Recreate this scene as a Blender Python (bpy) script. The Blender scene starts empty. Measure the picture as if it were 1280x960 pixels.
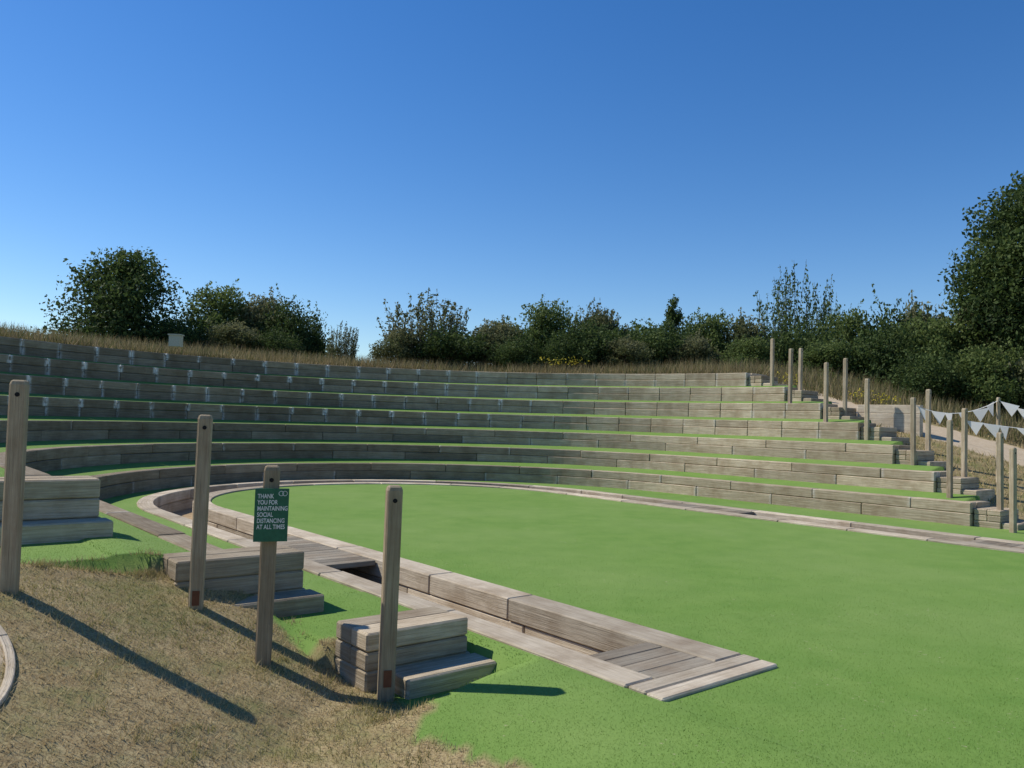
import bpy, bmesh, math, random
import numpy as np
from mathutils import Matrix, Vector
rng=np.random.default_rng(7); random.seed(7)
scene=bpy.context.scene
OX,OY=1.77,5.22; CA,SA=.771,.637
def W(m,n): return OX+CA*m-SA*n, OY+SA*m+CA*n
def MN(X,Y): return (X-OX)*CA+(Y-OY)*SA, -(X-OX)*SA+(Y-OY)*CA
H=.45; NK=7; NC=8.8; DROP=.075
A=[6.1+.8*k for k in range(NK)]; B=[6.2+.78*k for k in range(NK)]; M0=[3.9-.06*k for k in range(NK)]
nR=[2.6,3.5,4.6,5.7,7.0,8.4,10.0]; nL=[3.3,5.0,6.1,7.0,7.8,8.3,8.7]
PC=(-5.16,2.02)
def sm(x): x=np.clip(x,0,1); return x*x*(3-2*x)
E=[]
for k in range(NK):
    if nR[k]<=NC: E.append((M0[k]+A[k],nR[k]))
    else: E.append((M0[k]+A[k]*math.sqrt(1-((nR[k]-NC)/B[k])**2),nR[k]))
ev=np.array(E[6])-np.array(E[0]); ev/=np.linalg.norm(ev)
TK=[float((np.array(e)-np.array(E[0]))@ev) for e in E]
def zR(m,n):
    t=(m-E[0][0])*ev[0]+(n-E[0][1])*ev[1]
    return np.interp(t,[-5,TK[0]]+TK[1:]+[TK[6]+1.4],[0,0]+[H*k for k in range(1,7)]+[7*H]),t
def outside(k,m,n,off=.13):
    a=A[k]+off;b=B[k]+off
    return np.where(n<=NC,np.abs(m-M0[k])>a,((m-M0[k])/a)**2+((n-NC)/b)**2>1)
def dist(k,m,n):
    return np.where(n<=NC,np.abs(m-M0[k])-A[k],(np.sqrt(((m-M0[k])/A[k])**2+((n-NC)/B[k])**2)-1)*A[k])
def ringo(m,n): return np.where(n<=9.9,np.abs(m-3.65)-3.65,np.hypot(m-3.65,n-9.9)-3.65)
def nz(m,n,s=1.0): return (np.sin(m*1.7*s+n*.9*s)+np.sin(m*.6*s-n*2.1*s+1.3)+np.sin(m*3.1*s+n*2.7*s+.5)*.6)/2.6
def T(m,n):
    m=np.asarray(m,float);n=np.asarray(n,float)
    kk=np.zeros(m.shape,int)
    for k in range(NK): kk+=outside(k,m,n)
    right=m>3.6
    nRa=np.array([-99]+[x+.13 for x in nR]); nLa=np.array([-99]+[x+.13 for x in nL])
    zr,t=zR(m,n)
    okR=n>nRa[kk]; okL=n>nLa[kk]
    dd=np.zeros(m.shape)
    for k in range(NK): dd=np.where(kk==k+1,dist(k,m,n),dd)
    slope=np.where(kk>0,-DROP-.012+(DROP+.02)*np.clip((dd-.24)/.5,0,1),-.012)
    z=kk*H+slope
    z=np.where(right&~okR&(kk>0),zr,z)
    cnt=sum((n>x+.13).astype(int) for x in nL); cnt=np.minimum(cnt,kk)
    z=np.where(~right&~okL&(kk>0),cnt*H-.012,z)
    rho=dist(6,m,n)
    bank=.36*sm((rho-.4)/3.5)+.10*nz(m,n,.5)*sm(rho/2)
    zb=np.where(right,zr-.06+bank*sm((t-TK[6])/4),7*H-.06+bank)
    zb=zb-np.clip((m-16)*.12,0,1.6)*sm((20-n)/8)
    z=np.where(kk==7,zb,z)
    pl=-1.03-.2*m+.23*n
    pl=np.clip(pl,-.2,.5)
    edge=np.where(n<1,sm((-1.2-m)/1.6),sm((-1.16-m)/.25))
    front=pl*edge
    nedge=nL[0]+.05+.07*nz(m,n,3)
    fr=(n<nedge)&(m<-1.15)
    front=front+np.where(m<-2.3,np.clip(.30-front,0,.3)*sm((n-nedge+.35)/.35),0)
    z=np.where(fr,np.where((n>2.0)&(m>-2.2),-.0,front+.015*nz(m,n,2.5)*sm((-2.0-m)/1)),z)
    o=ringo(m,n)
    z=np.where((o>.15)&(o<1.03)&(n>.12),-.36,z)
    return z
def masks(m,n):
    kk=np.zeros(m.shape,int)
    for k in range(NK): kk+=outside(k,m,n)
    w=.09*nz(m,n,2.3)+.05*nz(m,n,7)
    right=m>3.6
    nRa=np.array([-99]+nR)
    g=np.where(right,n>nRa[kk],(m>-7))
    g=g&(kk<7)
    g=np.where((n<3.42+.07*nz(m,n,3))&(m<0),m+w>-2.25,g)
    g=np.where((n<2.12)&(n>.9)&(m<0),m+w*.6>-2.02,g)
    g=np.where((n<nR[0])&right,m+w<11.0,g)
    o=ringo(m,n)
    tr=(o>.15)&(o<1.03)&(n>.12)
    cx=np.where(n<7,14.8,14.8+(n-7)*.25)
    sand=(np.abs(m-cx+w)<.75)&(n>-3)&(n<30)
    sand=sand|((np.hypot(m-PC[0],n-PC[1])+w*.3)<1.15)
    g=g&~tr&~sand
    return g.astype(float),sand.astype(float),tr.astype(float)

def newmat(name):
    M=bpy.data.materials.new(name); M.use_nodes=True
    nt=M.node_tree; b=nt.nodes['Principled BSDF']; b.inputs['Roughness'].default_value=.9
    b.inputs['Specular IOR Level'].default_value=.2
    return M,nt,b
def N(nt,t,**kw):
    n=nt.nodes.new(t)
    for k,v in kw.items(): setattr(n,k,v)
    return n
def mixc(nt,f,a,b,bt='MIX'):
    x=N(nt,'ShaderNodeMix',data_type='RGBA',blend_type=bt)
    for i,v in ((0,f),(6,a),(7,b)):
        if isinstance(v,bpy.types.NodeSocket): nt.links.new(v,x.inputs[i])
        else: x.inputs[i].default_value=v if i==0 else (*v,1)
    return x.outputs[2]
def noise(nt,scale,vec=None,detail=4,rough=.6):
    x=N(nt,'ShaderNodeTexNoise'); x.inputs['Scale'].default_value=scale; x.inputs['Detail'].default_value=detail; x.inputs['Roughness'].default_value=rough
    if vec is not None: nt.links.new(vec,x.inputs['Vector'])
    return x.outputs['Fac']
def mr(nt,v,a,b,c=0,d=1):
    x=N(nt,'ShaderNodeMapRange'); nt.links.new(v,x.inputs[0])
    for i,q in enumerate((a,b,c,d)): x.inputs[i+1].default_value=q
    return x.outputs[0]
def mul(nt,a,b,op='MULTIPLY'):
    x=N(nt,'ShaderNodeMath',operation=op)
    for i,v in enumerate((a,b)):
        if isinstance(v,bpy.types.NodeSocket): nt.links.new(v,x.inputs[i])
        else: x.inputs[i].default_value=v
    return x.outputs[0]
def bump(nt,b,h,st,dist=.02):
    x=N(nt,'ShaderNodeBump'); x.inputs['Strength'].default_value=st; x.inputs['Distance'].default_value=dist
    nt.links.new(h,x.inputs['Height']); nt.links.new(x.outputs[0],b.inputs['Normal'])
def attr(nt,name):
    x=N(nt,'ShaderNodeAttribute'); x.attribute_name=name; return x

MG,nt,b=newmat('ground_grass')
pos=N(nt,'ShaderNodeNewGeometry').outputs['Position']
at=attr(nt,'mask'); sep=N(nt,'ShaderNodeSeparateColor'); nt.links.new(at.outputs['Color'],sep.inputs[0])
n2=noise(nt,9,pos,6,.7); n3=noise(nt,70,pos,3,.7); n4=noise(nt,2.5,pos,5); n5=noise(nt,.35,pos,5,.6); n6=noise(nt,160,pos,2,.6)
turf=mixc(nt,mr(nt,n4,.35,.7),(.135,.245,.045),(.175,.285,.06))
turf=mixc(nt,mr(nt,n6,.35,.65,0,.35),turf,(.09,.175,.03))
turf=mixc(nt,mr(nt,n5,.42,.68,0,.5),turf,(.215,.3,.09))
crumb=mul(nt,mr(nt,noise(nt,38,pos,2,.5),.69,.73),mr(nt,noise(nt,1.1,pos,3),.5,.6))
turf=mixc(nt,crumb,turf,(.36,.33,.2))
dry=mixc(nt,mr(nt,n2,.35,.65),(.28,.21,.105),(.42,.34,.18))
dry=mixc(nt,mr(nt,n3,.45,.65),dry,(.18,.125,.06))
dry=mixc(nt,mul(nt,mr(nt,n4,.45,.62),mr(nt,n2,.35,.6,.2,.8)),dry,(.15,.16,.05))
sand=mixc(nt,mr(nt,n2,.3,.7),(.46,.36,.24),(.55,.45,.32))
sand=mixc(nt,mr(nt,n3,.55,.7,0,.6),sand,(.27,.21,.14))
soil=mixc(nt,mr(nt,n2,.3,.7),(.28,.2,.11),(.40,.30,.19))
c=mixc(nt,sep.outputs[0],dry,turf); c=mixc(nt,sep.outputs[1],c,sand); c=mixc(nt,sep.outputs[2],c,soil)
nt.links.new(c,b.inputs['Base Color']); bump(nt,b,mul(nt,n3,n6,'ADD'),.35,.012)

def timber_mat(name,c1,c2,c3):
    M,nt,b=newmat(name)
    uv=N(nt,'ShaderNodeUVMap'); uv.uv_map='UVMap'
    mp=N(nt,'ShaderNodeMapping'); nt.links.new(uv.outputs[0],mp.inputs[0]); mp.inputs['Scale'].default_value=(1.3,26,1)
    g=noise(nt,1.6,mp.outputs[0],6,.65)
    mp2=N(nt,'ShaderNodeMapping'); nt.links.new(uv.outputs[0],mp2.inputs[0]); mp2.inputs['Scale'].default_value=(1.2,110,1)
    g2=noise(nt,1.5,mp2.outputs[0],3,.6)
    pos=N(nt,'ShaderNodeNewGeometry').outputs['Position']
    bl=noise(nt,2.2,pos,5,.65); r=attr(nt,'rnd').outputs['Fac']
    col=mixc(nt,mr(nt,g,.32,.68),c1,c2)
    col=mixc(nt,mr(nt,g2,.56,.72,0,.75),col,c3)
    col=mixc(nt,mul(nt,mr(nt,bl,.42,.68),.5),col,(.2,.13,.07))
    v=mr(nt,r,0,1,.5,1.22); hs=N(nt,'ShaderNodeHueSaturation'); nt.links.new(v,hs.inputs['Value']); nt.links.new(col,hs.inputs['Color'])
    st=attr(nt,'stain').outputs['Fac']
    s=mul(nt,mr(nt,st,.1,.8),mr(nt,noise(nt,11,pos,4,.7),.36,.56))
    col=mixc(nt,s,hs.outputs[0],(.74,.74,.72))
    nt.links.new(col,b.inputs['Base Color']); bump(nt,b,mul(nt,g,g2,'ADD'),.6,.014)
    return M
MT=timber_mat('weathered_timber',(.34,.275,.185),(.56,.475,.35),(.10,.075,.05))
MT2=timber_mat('pale_timber',(.44,.37,.27),(.62,.54,.42),(.18,.14,.1))
MT3=timber_mat('dark_board',(.23,.2,.155),(.36,.32,.25),(.07,.06,.05))
MT4=timber_mat('post_timber',(.29,.225,.145),(.45,.37,.25),(.09,.065,.04))

def bladem(name,cols,trans=.0):
    M,nt,b=newmat(name); r=attr(nt,'rnd').outputs['Fac']
    cr=N(nt,'ShaderNodeValToRGB'); nt.links.new(r,cr.inputs[0])
    els=cr.color_ramp.elements
    while len(els)<len(cols): els.new(.5)
    for i,cc in enumerate(cols): els[i].position=i/(len(cols)-1); els[i].color=(*cc,1)
    nt.links.new(cr.outputs[0],b.inputs['Base Color']); b.inputs['Roughness'].default_value=.7
    if trans:
        tr=N(nt,'ShaderNodeBsdfTranslucent'); nt.links.new(cr.outputs[0],tr.inputs[0])
        ms=N(nt,'ShaderNodeMixShader'); ms.inputs[0].default_value=trans
        nt.links.new(b.outputs[0],ms.inputs[1]); nt.links.new(tr.outputs[0],ms.inputs[2])
        nt.links.new(ms.outputs[0],nt.nodes['Material Output'].inputs[0])
    return M
M_straw=bladem('straw',[(.3,.21,.1),(.47,.36,.19),(.55,.44,.26),(.38,.31,.14),(.27,.26,.09),(.17,.2,.06)],.28)
M_turf=bladem('turf_pile',[(.15,.255,.045),(.19,.3,.06),(.225,.34,.075),(.27,.37,.11)],.4)
M_tall=bladem('tall_grass',[(.13,.15,.05),(.24,.2,.1),(.34,.27,.15),(.22,.18,.08),(.1,.13,.04),(.31,.23,.14)],.3)
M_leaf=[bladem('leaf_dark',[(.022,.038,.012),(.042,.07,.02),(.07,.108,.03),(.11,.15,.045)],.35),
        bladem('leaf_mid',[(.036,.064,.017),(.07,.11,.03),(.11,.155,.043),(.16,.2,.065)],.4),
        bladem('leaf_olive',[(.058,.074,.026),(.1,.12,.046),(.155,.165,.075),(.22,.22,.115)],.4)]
def plain(name,c,r=.6,metal=0):
    M,nt,b=newmat(name); pos=N(nt,'ShaderNodeNewGeometry').outputs['Position']
    nn=noise(nt,40,pos); col=mixc(nt,mr(nt,nn,.3,.7),tuple(x*.82 for x in c),tuple(min(1,x*1.12) for x in c))
    nt.links.new(col,b.inputs['Base Color']); b.inputs['Roughness'].default_value=r; b.inputs['Metallic'].default_value=metal
    return M
M_bark=plain('bark',(.1,.08,.06)); M_sign=plain('sign_green',(.03,.13,.075),.35); M_white=plain('white_paint',(.75,.75,.72),.5)
M_rust=plain('rust',(.16,.06,.03)); M_dark=plain('dark_hole',(.01,.01,.01)); M_box=plain('box_plastic',(.5,.46,.36))
M_flag=bladem('flag_cloth',[(.84,.83,.8),(.88,.87,.84)],.5); M_yel=bladem('yellow_flower',[(.5,.42,.04),(.6,.5,.06)],.3)

def mkobj(name,verts,faces,mats,attrs=None,fmat=None,uvs=None):
    me=bpy.data.meshes.new(name)
    verts=np.asarray(verts,np.float32)
    if isinstance(faces,np.ndarray):
        nf,ns=faces.shape
        me.vertices.add(len(verts)); me.vertices.foreach_set('co',verts.ravel())
        me.loops.add(nf*ns); me.loops.foreach_set('vertex_index',faces.ravel().astype(np.int32))
        me.polygons.add(nf); me.polygons.foreach_set('loop_start',np.arange(0,nf*ns,ns,dtype=np.int32))
        me.update(calc_edges=True)
    else:
        me.from_pydata(verts.tolist(),[],faces)
    for M in mats: me.materials.append(M)
    if fmat is not None: me.polygons.foreach_set('material_index',np.asarray(fmat,np.int32))
    for k,v in (attrs or {}).items():
        v=np.asarray(v,np.float32)
        if v.ndim==1:
            a=me.attributes.new(k,'FLOAT','POINT'); a.data.foreach_set('value',v)
        else:
            a=me.attributes.new(k,'FLOAT_COLOR','POINT'); a.data.foreach_set('color',v.ravel())
    if uvs is not None:
        u=me.uv_layers.new(name='UVMap'); u.data.foreach_set('uv',np.asarray(uvs,np.float32).ravel())
    ob=bpy.data.objects.new(name,me); scene.collection.objects.link(ob); return ob

def axis(lo,hi,st):
    c=list(np.arange(lo,hi,st)); s=st; x=c[-1]; up=[]
    while x<500: s*=1.25; x+=s; up.append(x)
    s=st; x=c[0]; dn=[]
    while x>-400: s*=1.25; x-=s; dn.append(x)
    return np.array(dn[::-1]+c+up)
am=axis(-6.5,17,.075); an=axis(-4.5,21.5,.075)
mm,nn_=np.meshgrid(am,an,indexing='ij')
z=T(mm,nn_); gx,gy=W(mm,nn_)
g,s,tr=masks(mm,nn_)
nm,nnn=mm.shape; idx=np.arange(nm*nnn).reshape(nm,nnn)
F=np.stack([idx[:-1,:-1],idx[1:,:-1],idx[1:,1:],idx[:-1,1:]],-1).reshape(-1,4)
V=np.stack([gx,gy,z],-1).reshape(-1,3)
C=np.stack([g,s,tr,np.ones_like(g)],-1).reshape(-1,4)
mkobj('ground',V,F,[MG],{'mask':C})

class Tim:
    def __init__(s): s.v=[];s.f=[];s.uv=[];s.r=[];s.st=[]
    def sect(s,pts,us,stain=0,rnd=None):
        r=random.uniform(.3,1) if rnd is None else rnd
        uo=random.random()*50; vo=random.random()*9
        base=len(s.v); n=len(pts)
        for i,cs in enumerate(pts):
            for p in cs: s.v.append(p); s.r.append(r); s.st.append(stain if i in(0,n-1) else 0)
        L=[0]
        for j in range(4): L.append(L[-1]+math.dist(pts[0][j],pts[0][(j+1)%4]))
        for i in range(n-1):
            for j in range(4):
                a=base+i*4+j; b_=base+i*4+(j+1)%4
                s.f.append((a,b_,b_+4,a+4))
                s.uv+=[(us[i]+uo,L[j]+vo),(us[i]+uo,L[j+1]+vo),(us[i+1]+uo,L[j+1]+vo),(us[i+1]+uo,L[j]+vo)]
        s.f.append((base+3,base+2,base+1,base)); s.uv+=[(uo,vo),(uo+.02,vo),(uo+.02,vo+.2),(uo,vo+.2)]
        e=base+(n-1)*4; s.f.append((e,e+1,e+2,e+3)); s.uv+=[(uo,vo),(uo+.02,vo),(uo+.02,vo+.2),(uo,vo+.2)]
    def path(s,P,s0,s1,o0,o1,z0,z1,stain=0,gap=.005,jit=.005,step=.35,rnd=None):
        s0+=gap;s1-=gap
        jo=random.uniform(-jit,jit); jz=random.uniform(-jit,jit)*.7
        e=min(.1,(s1-s0)*.2)
        k=max(1,int((s1-s0)/step))
        ss=[s0]+list(np.linspace(s0+e,s1-e,k+1))+[s1]
        cs=[]
        for q in ss:
            (m,n),(a,b_)=P(q)
            row=[]
            for o,zz in((o0,z0),(o1,z0),(o1,z1),(o0,z1)):
                X,Y=W(m+a*(o+jo),n+b_*(o+jo)); row.append((X,Y,zz+(jz if zz==z1 else 0)))
            cs.append(row)
        s.sect(cs,ss,stain,rnd)
    def line(s,p,q,o0,o1,z0,z1,**k):
        p=np.array(p,float);q=np.array(q,float);L=np.linalg.norm(q-p);d=(q-p)/L;nr=(d[1],-d[0])
        s.path(lambda t:(tuple(p+d*t),nr),0,L,o0,o1,z0,z1,**k)
    def box(s,m0,m1,n0,n1,z0,z1,**k):
        s.line((m0,n0),(m1,n0),-(n1-n0),0,z0,z1,**k)
    def obj(s,name,mat,bev=.008):
        o=mkobj(name,s.v,s.f,[mat],{'rnd':s.r,'stain':s.st},uvs=s.uv)
        bm=bmesh.new(); bm.from_mesh(o.data); bmesh.ops.recalc_face_normals(bm,faces=bm.faces); bm.to_mesh(o.data); bm.free()
        if bev:
            b_=o.modifiers.new('b','BEVEL'); b_.width=bev; b_.segments=1; b_.limit_method='ANGLE'; b_.angle_limit=math.radians(40)
        return o
def polypath(pts):
    pts=np.array(pts); d=np.linalg.norm(np.diff(pts,axis=0),axis=1); cum=np.concatenate([[0],np.cumsum(d)])
    tg=np.gradient(pts,axis=0); tg/=np.linalg.norm(tg,axis=1)[:,None]
    nr=np.stack([tg[:,1],-tg[:,0]],1)
    def P(q):
        return (np.interp(q,cum,pts[:,0]),np.interp(q,cum,pts[:,1])),(np.interp(q,cum,nr[:,0]),np.interp(q,cum,nr[:,1]))
    return P,cum[-1]
for k in range(NK):
    a,b_=A[k],B[k]
    if nR[k]<=NC:
        pts=[(M0[k]+a,x) for x in np.arange(nR[k],NC-.05,.1)]; th0=0
    else: pts=[]; th0=math.asin((nR[k]-NC)/b_)
    pts+=[(M0[k]+a*math.cos(t),NC+b_*math.sin(t)) for t in np.linspace(th0,math.pi,160)]
    pts+=[(M0[k]-a,x) for x in np.arange(NC-.1,nL[k],-.1)]
    P,L=polypath(pts)
    t=Tim(); ztop=(k+1)*H-DROP+.008; zmid=(k*H+ztop)/2+.005
    for c in range(2):
        seg=.93 if k>=3 else 1.9
        q=-.9 if (c and k<3) else 0.
        while q<L-.05:
            q0=max(q,0); q1=min(q+seg,L)
            if L-q1<.3: q1=L
            stn=0
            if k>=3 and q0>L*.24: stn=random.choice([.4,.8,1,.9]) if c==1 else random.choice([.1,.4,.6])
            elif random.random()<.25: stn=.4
            fr=np.clip((q0/L-.2)/.25,0,1)   # shade painted into the timber tone: darker round the shaded back and left
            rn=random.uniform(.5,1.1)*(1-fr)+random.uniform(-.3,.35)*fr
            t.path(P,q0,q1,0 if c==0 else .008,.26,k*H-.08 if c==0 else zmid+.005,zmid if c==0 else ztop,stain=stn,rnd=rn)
            q=q+seg if q1<L else L
    m_=E[k][0]+.27; m2=(M0[k+1]+A[k+1] if k<6 else m_+.75); m2=max(m2,m_+.55)
    t.box(m_,m2,nR[k],nR[k]+.22,k*H-.1,zmid); t.box(m_,m2,nR[k],nR[k]+.22,zmid+.004,ztop)
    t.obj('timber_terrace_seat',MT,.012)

def ringpath():
    r=3.65
    pts=[(7.3,x) for x in np.arange(.27,9.85,.1)]+[(3.65+r*math.cos(t),9.9+r*math.sin(t)) for t in np.linspace(0,math.pi,120)]+[(0,x) for x in np.arange(9.8,.26,-.1)]+[(0,.27)]
    return polypath(pts)
P,L=ringpath(); t=Tim()
for (o0,o1) in((0,.29),(.90,1.15)):
    q=0
    while q<L-.01:
        q1=min(q+random.choice([1.2,1.6,1.9]),L)
        if L-q1<.5:q1=L
        t.path(P,q,q1,o0,o1,-.17,.014,jit=.003); q=q1
    q=0
    while q<L-.01:
        q1=min(q+1.8,L)
        if L-q1<.5:q1=L
        t.path(P,q,q1,o0+.012,o1-.012,-.5,-.176,jit=.006); q=q1
for a,b_ in((-1.15,0),(7.3,8.45)):
    t.box(a,b_,0,.125,-.3,.014); t.box(a,b_,.13,.262,-.3,.016)
t.obj('trench_kerb',MT2,.01)
t=Tim()
def cover(m0,m1,n0,n1):
    q=n0
    while q<n1-.05:
        t.box(m0,m1,q,q+.138,-.05,.004,jit=.003); q+=.145
cover(-.895,-.295,.27,.85); cover(-.895,-.295,4.6,6.6); cover(7.595,8.195,5.6,7.4); cover(7.595,8.195,.8,1.8); cover(7.595,8.195,.27,.6)
t.obj('trench_cover_boards',MT3,.004)

def steps(m0,m1,n0,zb,lo,up,d1=.25,d2=.42,mat=MT,ext=.03):
    t=Tim()
    t.box(m0,m1,n0,n0+d1,zb-.25,zb+lo)
    t.box(m0-ext,m1-.03,n0+d1+.003,n0+d1+d2,zb-.3,zb+lo+.002)
    hh=up/2
    for c in range(2):
        z0=zb+lo+.005+c*hh
        t.box(m0-ext,m1-.06,n0+d1,n0+d1+d2/2,z0,z0+hh-.003); t.box(m0-ext,m1-.06,n0+d1+d2/2+.003,n0+d1+d2,z0,z0+hh-.003)
    return t.obj('timber_step_block',mat,.012)
steps(-1.98,-1.27,1.3,-.2,.12,.24,ext=.15)
steps(-2.70,-1.76,2.85,.0,.13,.30,ext=.12)
steps(-4.1,-2.93,4.4,.44,.15,.33)
for k in range(NK):
    mk=E[k][0]
    steps(mk+.1,mk+.95,nR[k]-.68,k*H-.04,.13,.2)

def post(X,Y,zb,zt,w=.095,rot=.2,mat=MT4,rust=False):
    t=Tim(); c,s_=math.cos(rot),math.sin(rot); r=random.random()*.5+.4
    h=w/2; cs=[]
    zs=[zb-.2,zb+.3,(zb+zt)/2,zt-.03,zt]
    ln=random.uniform(-.008,.008)
    for i,zz in enumerate(zs):
        q=h*(.82 if i==4 else 1)
        cs.append([(X+c*a-s_*b_+ln*(zz-zb),Y+s_*a+c*b_,zz) for a,b_ in((-q,-q),(q,-q),(q,q),(-q,q))])
    t.sect(cs,zs,0,r)
    o=t.obj('wooden_post',mat,.01)
    bm=bmesh.new(); bmesh.ops.create_cone(bm,cap_ends=True,segments=14,radius1=.014,radius2=.014,depth=w+.004)
    bm.transform(Matrix.Translation((X+ln*(zt-zb),Y,zt-.09))@Matrix.Rotation(rot,4,'Z')@Matrix.Rotation(math.pi/2,4,'X'))
    me=bpy.data.meshes.new('h'); bm.to_mesh(me); bm.free(); me.materials.append(M_dark)
    ho=bpy.data.objects.new('rope_hole',me); scene.collection.objects.link(ho); ho.parent=o
    if rust:
        bm=bmesh.new(); bmesh.ops.create_cube(bm,size=1); bm.transform(Matrix.Translation((X,Y,zb+.07))@Matrix.Rotation(rot,4,'Z')@Matrix.Diagonal((w*.5,w+.012,.1,1)))
        me=bpy.data.meshes.new('r'); bm.to_mesh(me); bm.free(); me.materials.append(M_rust)
        ho=bpy.data.objects.new('base_bracket',me); scene.collection.objects.link(ho); ho.parent=o
    return o
p1=W(-3.87,2.8);p2=W(-2.78,2.79);p3=(-1.52,5.13);p4=W(-2.08,1.38)
post(p1[0]-.02,p1[1],.35,1.68,rot=.35); post(p2[0]+.01,p2[1],.17,1.5,rot=.3,rust=True); post(*p3,-.07,1.19,w=.1,rot=.28); post(*p4,-.13,1.10,rot=.3,rust=True)
for X,Y,zt in[(8.26,13.5,1.59),(8.1,12.9,1.35),(8.5,15,2.03),(7.85,14.3,1.79),(8.5,16.3,2.44),(7.95,15.8,2.24),(7.7,17.3,2.69),(7.8,18.7,3.25),(7.2,18.3,3.1),(7.4,20.5,3.64),(6.9,19.8,3.55),(7.0,21.5,3.98)]:
    m,n=MN(X,Y); zb=float(T(m,n)); post(X,Y,min(zb,zt-.9),zt,w=.085,rot=random.uniform(.4,.8),mat=MT)

sx,sy=p3; d=Vector((-sx+.1,-sy,0)).normalized(); ang=math.atan2(d.x,-d.y)
bm=bmesh.new(); bmesh.ops.create_cube(bm,size=1,matrix=Matrix.Diagonal((.205,.012,.33,1)))
bmesh.ops.bevel(bm,geom=bm.edges[:],offset=.003,segments=1)
me=bpy.data.meshes.new('social_distancing_sign'); bm.to_mesh(me); bm.free(); me.materials.append(M_sign)
sg=bpy.data.objects.new('social_distancing_sign',me); scene.collection.objects.link(sg)
sg.location=(sx+d.x*.085+.01,sy+d.y*.085,.885); sg.rotation_euler=(0,0,ang)
def txt(s,x,z,size):
    cu=bpy.data.curves.new('lettering','FONT'); cu.body=s; cu.size=size; cu.extrude=.0008; cu.offset=.0006; cu.space_line=.98; cu.materials.append(M_white)
    o=bpy.data.objects.new('lettering',cu); scene.collection.objects.link(o); o.parent=sg; o.location=(x,-.0075,z); o.rotation_euler=(math.pi/2,0,0); o.scale=(.72,1,1)
txt("THANK\nYOU FOR\nMAINTAINING\nSOCIAL\nDISTANCING\nAT ALL TIMES",-.086,.105,.039)
bm=bmesh.new()
for i in range(20):
    a0=i/20*2*math.pi;a1=(i+1)/20*2*math.pi
    bm.faces.new([bm.verts.new((r_*math.cos(a)*1,-.0078,r_*math.sin(a))) for r_,a in((.013,a0),(.016,a0),(.016,a1),(.013,a1))])
me=bpy.data.meshes.new('logo'); bm.to_mesh(me); bm.free(); me.materials.append(M_white)
for dx in(0,.022):
    o=bpy.data.objects.new('logo_ring',me); scene.collection.objects.link(o); o.parent=sg; o.location=(.055+dx,0,.135)

def bunting(p,q,sag,nf):
    v=[];f=[]; p=Vector(p);q=Vector(q)
    def pt(t): r=p.lerp(q,t); r.z-=sag*4*t*(1-t); return r
    M_=60
    for i in range(M_):
        a=pt(i/M_);b_=pt((i+1)/M_); k=len(v)
        for w_ in((0,0,.008),(0,.008,-.004),(0,-.008,-.004)): v+= [tuple(a+Vector(w_)),tuple(b_+Vector(w_))]
        f+=[(k,k+1,k+3,k+2),(k+2,k+3,k+5,k+4),(k+4,k+5,k+1,k)]
    for i in range(nf):
        t=(i+.12)/nf;t2=(i+.88)/nf; a=pt(t);b_=pt(t2)+Vector((0,random.choice([-.22,-.16,.1]),0));k=len(v)
        tip=(a+b_)/2+Vector((random.uniform(.0,.07),random.uniform(-.05,.05),-.25)); v+=[tuple(a),tuple(b_),tuple(tip)]; f.append((k,k+1,k+2))
    mkobj('bunting',v,f,[M_flag],{'rnd':[random.random() for _ in v]})
bunting((8.0,15.8,2.08),(9.45,15.5,2.22),.2,6)
bunting((9.45,15.5,2.22),(12.0,14.2,1.95),.3,11)
bunting((8.5,15.0,1.80),(12.0,13.6,1.6),.1,14)
X,Y=9.45,15.52; m,n=MN(X,Y); post(X,Y,float(T(m,n)),2.28,w=.06,mat=MT)
t=Tim(); 
a=MN(8.3,19.1);b2=MN(9.3,18.1)
za=float(T(*a)); t.line(a,b2,-.1,.1,za-.6,za+.16); t.line(a,b2,-.1,.1,za+.165,za+.36); t.obj('low_timber_wall',MT2)
zz=7*H-DROP
bm=bmesh.new(); bmesh.ops.create_cube(bm,size=1,matrix=Matrix.Translation((-8.0,18.9,zz+.12))@Matrix.Diagonal((.26,.2,.26,1)))
bmesh.ops.create_cube(bm,size=1,matrix=Matrix.Translation((-8.0,18.9,zz+.267))@Matrix.Diagonal((.3,.24,.03,1)))
bmesh.ops.bevel(bm,geom=bm.edges[:],offset=.008,segments=1)
me=bpy.data.meshes.new('utility_box'); bm.to_mesh(me); bm.free(); me.materials.append(M_box); o=bpy.data.objects.new('utility_box',me); scene.collection.objects.link(o)
t=Tim(); pts=[(PC[0]+1.18*math.cos(a),PC[1]+1.18*math.sin(a)) for a in np.linspace(-1.4,2.2,60)]
P,L=polypath(pts); q=0
while q<L-.1:
    q1=min(q+.9,L); (m,n),_=P((q+q1)/2); zt=float(T(m,n))
    ss=np.linspace(q+.003,q1-.003,10); cs=[]
    for u_ in ss:
        (m,n),(a_,b_)=P(u_); zt=float(T(m,n)); row=[]
        for o_,dz in((-.022,-.1),(.022,-.1),(.022,.018),(-.022,.018)):
            X,Y=W(m+a_*o_,n+b_*o_); row.append((X,Y,zt+dz))
        cs.append(row)
    t.sect(cs,list(ss),0,.9); q=q1
t.obj('path_edging',MT2,.004)

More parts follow.
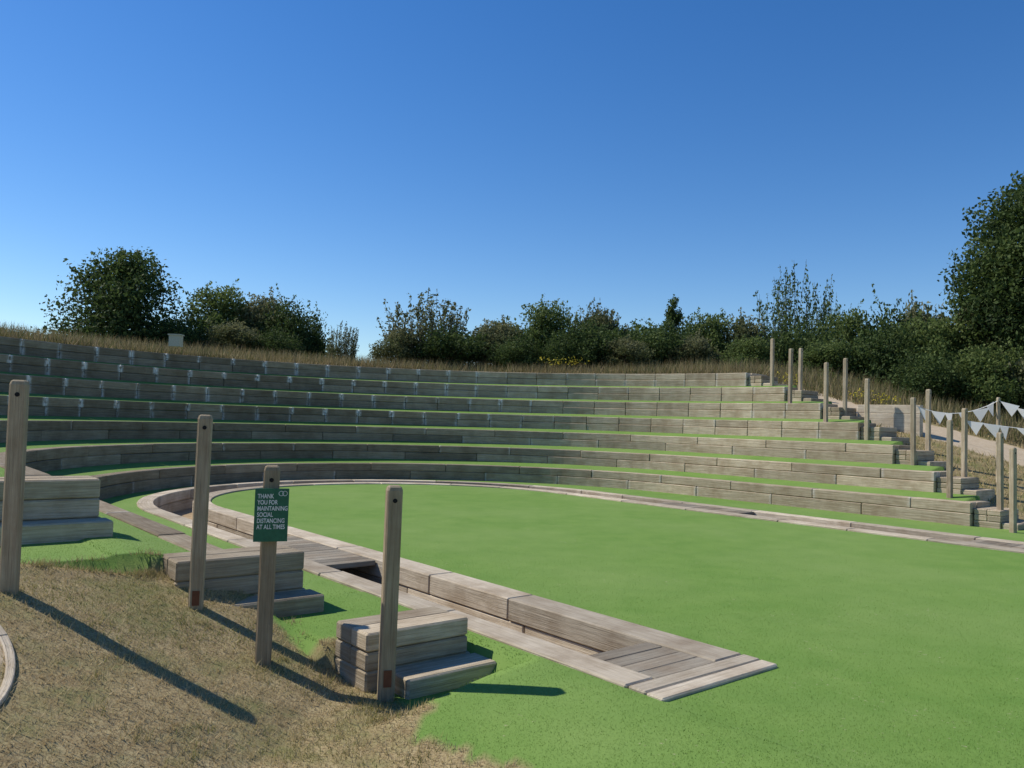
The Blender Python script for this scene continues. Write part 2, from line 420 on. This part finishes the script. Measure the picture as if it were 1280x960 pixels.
def blades(name,m,n,h0,h1,w,lean,mat,zoff=0,bias=None,bw=.4):
    N_=len(m); X,Y=W(m,n); Z=T(m,n)+zoff
    hh=rng.uniform(h0,h1,N_); an_=rng.uniform(0,2*math.pi,N_); la=rng.uniform(0,2*math.pi,N_); le=rng.uniform(0,lean,N_)*hh
    ww=w*rng.uniform(.6,1.3,N_)
    dx=np.cos(an_)*ww/2;dy=np.sin(an_)*ww/2
    v=np.zeros((N_,3,3)); v[:,0]=np.stack([X-dx,Y-dy,Z-.005],1); v[:,1]=np.stack([X+dx,Y+dy,Z-.005],1)
    v[:,2]=np.stack([X+np.cos(la)*le,Y+np.sin(la)*le,Z+hh],1)
    r=rng.uniform(0,1,N_)
    if bias is not None: r=np.clip(r*(1-bw)+bias*bw,0,1)
    return mkobj(name,v.reshape(-1,3),np.arange(N_*3).reshape(-1,3),[mat],{'rnd':np.repeat(r,3)})
X=rng.uniform(-4.8,1.5,160000);Y=rng.uniform(1.9,7,160000); m,n=MN(X,Y); g,s,tr=masks(m,n)
ok=(g<.5)&(s<.5)&(tr<.5)&(m<-1.95)&(n<3.5); m=m[ok];n=n[ok]
pn=np.clip((nz(m,n,1.7)*.6+nz(m+3,n-1,4.3)*.5)*.75+.36+.25*sm((n-1)/2),0,1)
blades('dry_grass',m,n,.006,.032,.006,1.8,M_straw,bias=pn,bw=.55)
mt=[];ntt=[]
for _ in range(190):
    c=random.random()
    if c<.5: a_,b2_=random.uniform(-4.6,-2.85),3.36+random.uniform(-.09,.06)
    elif c<.65: a_,b2_=-2.2+random.uniform(-.12,.06),random.uniform(.9,2.2)
    else: a_,b2_=random.uniform(-3.7,-2.1),random.uniform(-.4,2.7)
    k=40; mt.append(a_+rng.normal(size=k)*.04); ntt.append(b2_+rng.normal(size=k)*.04)
mt=np.concatenate(mt);ntt=np.concatenate(ntt)
blades('grass_tufts',mt,ntt,.02,.055,.005,1.2,M_straw,bias=np.full(len(mt),.8))
NB=320000
r_=rng.uniform(0,1,NB); Y=2.9+9*r_**2.0; X=Y*rng.uniform(-.72,.72,NB); m,n=MN(X,Y); g,s,tr=masks(m,n); o=ringo(m,n)
ok=(g>.5)&(tr<.5)&~((o>-.01)&(o<1.17)&(n>-.01))&(rng.uniform(0,1,NB)<np.clip((11.9-Y)/5,0,1)); m=m[ok];n=n[ok]
blades('artificial_turf_pile',m,n,.003,.009,.005,1.5,M_turf)
th=rng.uniform(-.25,math.pi+.1,65000); q=rng.uniform(0,1,65000)**1.4*6+.35
m=M0[6]+(A[6]+q)*np.cos(th); n=NC+(B[6]+q)*np.sin(th)
ok=(nz(m,n,.9)+rng.uniform(-.9,.9,len(m))>-.3)&(n>9.5); m=m[ok];n=n[ok]
blades('tall_dry_grass',m,n,.08,.42,.02,.8,M_tall,bias=(nz(m,n,.6)+1)/2)
fm=[];fn=[]
for cx_,cy_ in((1.3,25.6),(7.6,21.9),(9.3,19.9),(8.9,20.4),(2.0,26)):
    m0_,n0_=MN(cx_,cy_); fm.append(m0_+rng.normal(size=60)*.22); fn.append(n0_+rng.normal(size=60)*.22)
fm=np.concatenate(fm);fn=np.concatenate(fn); X,Y=W(fm,fn); P3=np.stack([X,Y,T(fm,fn)+rng.uniform(.3,.55,len(X))],1)
_a=rng.normal(size=(len(X),3,3))*.022; mkobj('ragwort_flowers',(P3[:,None]+_a).reshape(-1,3),np.arange(len(X)*3).reshape(-1,3),[M_yel],{'rnd':rng.uniform(0,1,len(X)*3)})
m=rng.uniform(10.5,24,40000); n=rng.uniform(1,13,40000); g,s,tr=masks(m,n)
ok=(g<.5)&(s<.5)&(zR(m,n)[1]>.3); kk=sum(outside(k,m,n).astype(int) for k in range(NK)); nRa=np.array([-99]+nR); ok&=(n<nRa[kk]-.05)|(m>15.4); m=m[ok];n=n[ok]
blades('rough_dry_grass',m,n,.03,.12,.02,1.0,M_straw)
m=rng.uniform(15.6,24,16000); n=rng.uniform(2,14,16000)
blades('tall_dry_grass',m,n,.2,.6,.025,.7,M_tall)

def cone(v,f,p,q,r0,r1,ns=6):
    p=Vector(p);q=Vector(q);d=(q-p).normalized(); u=d.orthogonal().normalized(); w_=d.cross(u); k=len(v)
    for c,r in((p,r0),(q,r1)):
        for i in range(ns):
            a=2*math.pi*i/ns; v.append(tuple(c+u*math.cos(a)*r+w_*math.sin(a)*r))
    for i in range(ns): f.append((k+i,k+(i+1)%ns,k+ns+(i+1)%ns,k+ns+i))
def leafquads(pos,size):
    N_=len(pos); a=rng.normal(size=(N_,3)); a/=np.linalg.norm(a,axis=1)[:,None]; b_=rng.normal(size=(N_,3)); b_-=(b_*a).sum(1)[:,None]*a; b_/=np.linalg.norm(b_,axis=1)[:,None]
    s_=size*rng.uniform(.6,1.4,N_)[:,None]; a=a*s_; b_=b_*s_*.55
    v=np.stack([pos-a,pos+b_,pos+a,pos-b_],1); return v.reshape(-1,3)
def crown(seed,Wd,Ht,ncl,nl,leaf,mat,base=.1,conic=0,trunk=True,poke=1.0):
    r=np.random.default_rng(seed)
    v=[];f=[]
    cl=[]
    for i in range(ncl):
        while True:
            p=r.uniform(-1,1,3)
            if (p[:2]**2).sum()<1 and ((p**2).sum()<1 or conic>0): break
        zf=base+(p[2]*.5+.5)*(1-base)
        sc=(1-conic*zf)*Wd/2*.78
        cl.append((p[0]*sc,p[1]*sc,zf*Ht*.86,Wd*r.uniform(.10,.22)*(1-.5*conic*zf)))
    if trunk:
        cone(v,f,(0,0,-.5),(0,0,Ht*.35),.05*Ht**.7,.035*Ht**.7)
        for c in cl[:14]: cone(v,f,(0,0,Ht*r.uniform(.1,.35)),c[:3],.03*Ht**.6,.008,5)
    nb=len(v)
    P_=[];CT=[]
    wts=np.array([c[3]**2 for c in cl]); wts/=wts.sum()
    for c,wt in zip(cl,wts):
        k=int(nl*wt); d=r.normal(size=(k,3)); d/=np.linalg.norm(d,axis=1)[:,None]
        rad=c[3]*(r.uniform(0,1,k)**.4)*(1+.2*np.sin(d[:,0]*5+c[0]*9)*np.cos(d[:,2]*6)+.08*r.normal(size=k))
        d[:,2]*=.8
        P_.append(np.array(c[:3])+d*rad[:,None]); CT.append(np.full(k,r.uniform(-.22,.22)))
    for c in cl:
        for j in range(2):
            d=r.normal(size=3); d[2]=abs(d[2])+.4; d/=np.linalg.norm(d); L_=c[3]*r.uniform(1.0,1.0+.55*poke)
            tt=r.uniform(.6,1,14)[:,None]; P_.append(np.array(c[:3])+d*L_*tt+r.normal(size=(14,3))*.04); CT.append(np.full(14,.1))
    P_=np.concatenate(P_); CT=np.concatenate(CT); P_[:,2]=np.maximum(P_[:,2],.02)
    lv=leafquads(P_,leaf)
    V_=np.concatenate([np.array(v).reshape(-1,3),lv]); nf=len(f)
    lf=(np.arange(len(lv)).reshape(-1,4)+nb)
    Fs=np.concatenate([np.array(f,int).reshape(-1,4),lf]) if nf else lf
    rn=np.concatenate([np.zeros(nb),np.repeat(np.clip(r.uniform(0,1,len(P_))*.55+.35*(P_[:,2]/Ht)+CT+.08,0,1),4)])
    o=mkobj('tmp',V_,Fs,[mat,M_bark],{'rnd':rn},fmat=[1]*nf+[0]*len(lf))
    me=o.data; bpy.data.objects.remove(o); return me
def airy(seed,Wd,Ht,nsh,mat):
    r=np.random.default_rng(seed); v=[];f=[];P_=[]
    for i in range(nsh):
        x,y=r.uniform(-Wd/2*.8,Wd/2*.8),r.uniform(-.8,.8)
        h=Ht*r.uniform(.45,1)*(1-.3*abs(x)/(Wd/2)); lx,ly=r.normal()*.25+x*.15,r.normal()*.25
        p0=np.array((x*.8,y,0)); p1=p0+np.array((lx*.4,ly*.4,h*.55)); p2=p0+np.array((lx,ly,h))
        cone(v,f,p0,p1,.018,.011,4); cone(v,f,p1,p2,.011,.004,4)
        k=int(100*h/Ht*1.3); tt=r.uniform(.08,1,k)[:,None]
        pp=np.where(tt<.55,p0+(p1-p0)*tt/.55,p1+(p2-p1)*(tt-.55)/.45)+r.normal(size=(k,3))*np.array((.13,.13,.06))*(1.3-tt)
        P_.append(pp)
    P_=np.concatenate(P_); lv=leafquads(P_,.05); nb=len(v); nf=len(f)
    lf=(np.arange(len(lv)).reshape(-1,4)+nb)
    o=mkobj('tmp',np.concatenate([np.array(v),lv]),np.concatenate([np.array(f),lf]),[mat,M_bark],{'rnd':np.concatenate([np.zeros(nb),np.repeat(r.uniform(0,1,len(P_)),4)])},fmat=[1]*nf+[0]*len(lf))
    me=o.data; bpy.data.objects.remove(o); return me
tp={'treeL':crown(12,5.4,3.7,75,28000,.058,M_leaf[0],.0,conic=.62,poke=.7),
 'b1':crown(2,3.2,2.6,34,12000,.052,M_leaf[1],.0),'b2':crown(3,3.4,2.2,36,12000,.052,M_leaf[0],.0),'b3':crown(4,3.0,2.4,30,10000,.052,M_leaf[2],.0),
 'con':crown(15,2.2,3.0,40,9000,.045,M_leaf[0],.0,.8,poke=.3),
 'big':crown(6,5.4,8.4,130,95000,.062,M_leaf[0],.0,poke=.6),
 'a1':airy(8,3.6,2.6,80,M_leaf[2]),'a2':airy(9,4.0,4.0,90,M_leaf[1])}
HG={}
for k,me in tp.items():
    a=np.zeros(len(me.vertices)*3,np.float32); me.vertices.foreach_get('co',a); HG[k]=float(np.percentile(a[2::3],99.7))
def put(name,k,X,Y,top,sx=1,dz=-.15):
    m,n=MN(X,Y); zb=float(T(m,n))+dz; o=bpy.data.objects.new(name,tp[k]); scene.collection.objects.link(o)
    o.location=(X,Y,zb); o.scale=(sx,sx,(top-zb)/HG[k]); o.rotation_euler=(0,0,random.uniform(-.6,.6) if k in('a1','a2') else random.uniform(0,6.28))
put('hawthorn_tree','treeL',-13.8,28,7.1,1.1)
put('bush','b1',-11.1,30,6.3,1.1); put('bush','b3',-9.6,30.5,6.1,1.0); put('bush','b2',-8.3,30,5.9,.85); put('bush','b2',-11.6,27.5,4.7,.8);put('bush','b3',-9.6,27.8,4.7,.8);put('bush','b2',-8.2,27.8,4.5,.6)
put('sapling_shrub','a1',-6.0,28,4.8,.4); put('sapling_shrub','a1',-3.2,29,6.1,1.05); put('bush','b3',-4.0,28.5,4.7,.8)
put('bush','b2',-2.2,28.5,4.9,.9); put('bush','b3',-.6,29,5.2,.9)
put('bush','b1',1.2,29,5.9,.95); put('bush','b2',2.6,28.5,5.3,.9); put('bush','b3',3.4,30,5.8,.85); put('sapling_shrub','a1',3.0,30,6.1,.7)
put('bush','b2',5.0,29,5.3,.95); put('conifer_tree','con',6.1,31,6.5,1.0); put('bush','b1',7.6,30.5,5.9,.95); put('bush','b3',9.0,30.5,5.8,.95); put('bush','b3',6.4,28.5,4.8,.8)
put('bush','b2',1.9,27.4,4.6,.7); put('bush','b3',3.9,27.2,4.5,.7); put('bush','b1',8.2,27.6,4.7,.8); put('bush','b2',0.2,27.6,4.5,.6)
put('ash_sapling_tree','a2',11.3,32,8.0,1.0); put('bush','b2',10.4,29,5.6,1); put('bush','b1',12.6,30,6.1,1);put('ash_sapling_tree','a2',13.1,33,7.0,.6)
put('bush','b2',14.0,29,6.2,1.1); put('bush','b3',15.4,30,6.4,1.1); put('bush','b1',10.4,26.5,4.5,.85); put('bush','b2',12.0,26,5.0,1); put('bush','b1',13.4,25,5.2,1)
put('bush','b3',14.6,25.5,5.7,1); put('bush','b2',15.6,24.5,5.4,1); put('bush','b1',13.6,22.8,4.1,.9); put('bush','b3',14.9,22,4.2,.9); put('bush','b2',12.2,23.5,4.0,.8); put('bush','b2',16.4,21.5,4.4,1); put('bush','b1',17.5,27,6.4,1.3)
put('oak_tree','big',16.6,24.3,9.6,1.1)
cent=[]
for i in range(170):
    X=rng.uniform(-1,34); Y=33.5+rng.uniform(-1,3)-max(0,X-14)*.35; m_,n_=MN(X,Y); cent.append((X,Y,float(T(m_,n_))+rng.uniform(.3,2.0),rng.uniform(.5,.95)))
for i in range(70):
    X=rng.uniform(-32,-7); Y=31.5+rng.uniform(-1,2); m_,n_=MN(X,Y); cent.append((X,Y,float(T(m_,n_))+rng.uniform(.1,.9),rng.uniform(.4,.8)))
PP=[]
for c in cent:
    d=rng.normal(size=(230,3)); d/=np.linalg.norm(d,axis=1)[:,None]; PP.append(np.array(c[:3])+d*(c[3]*rng.uniform(0,1,(230,1))**.5))
PP=np.concatenate(PP); lv=leafquads(PP,.09)
mkobj('hedgerow',lv,np.arange(len(lv)).reshape(-1,4),[M_leaf[1]],{'rnd':np.repeat(rng.uniform(0,1,len(PP)),4)})

sd=Vector((-.95,.30,0)).normalized(); el=math.radians(46)
dirv=Vector((sd.x*math.cos(el),sd.y*math.cos(el),math.sin(el)))
L=bpy.data.lights.new('sun','SUN'); L.energy=5.0; L.angle=math.radians(.5); L.color=(1,.94,.83)
lo=bpy.data.objects.new('sun',L); scene.collection.objects.link(lo); lo.rotation_euler=(-dirv).to_track_quat('-Z','Y').to_euler()
w=bpy.data.worlds.new('World'); scene.world=w; w.use_nodes=True; nt=w.node_tree
sk=nt.nodes.new('ShaderNodeTexSky'); sk.sky_type='NISHITA'; sk.sun_disc=False; sk.sun_elevation=el; sk.sun_rotation=math.atan2(dirv.x,dirv.y)%(2*math.pi)
sk.air_density=1.0; sk.dust_density=0.1; sk.ozone_density=3.0
hs=nt.nodes.new('ShaderNodeHueSaturation'); hs.inputs['Hue'].default_value=.508; hs.inputs['Saturation'].default_value=1.32; nt.links.new(sk.outputs[0],hs.inputs['Color'])
bg=nt.nodes['Background']; bg.inputs[1].default_value=.132; nt.links.new(hs.outputs[0],bg.inputs[0])
cam=bpy.data.cameras.new('camera'); co=bpy.data.objects.new('camera',cam); scene.collection.objects.link(co)
cam.sensor_width=36; cam.lens=28.1; cam.clip_end=2000; cam.clip_start=.05
co.matrix_world=Matrix.Translation((0,0,1.51))@Matrix.Rotation(math.radians(92.75),4,'X')@Matrix.Rotation(math.radians(1.72),4,'Z')
scene.camera=co
scene.view_settings.view_transform='Standard'; scene.view_settings.look='None'; scene.view_settings.exposure=0
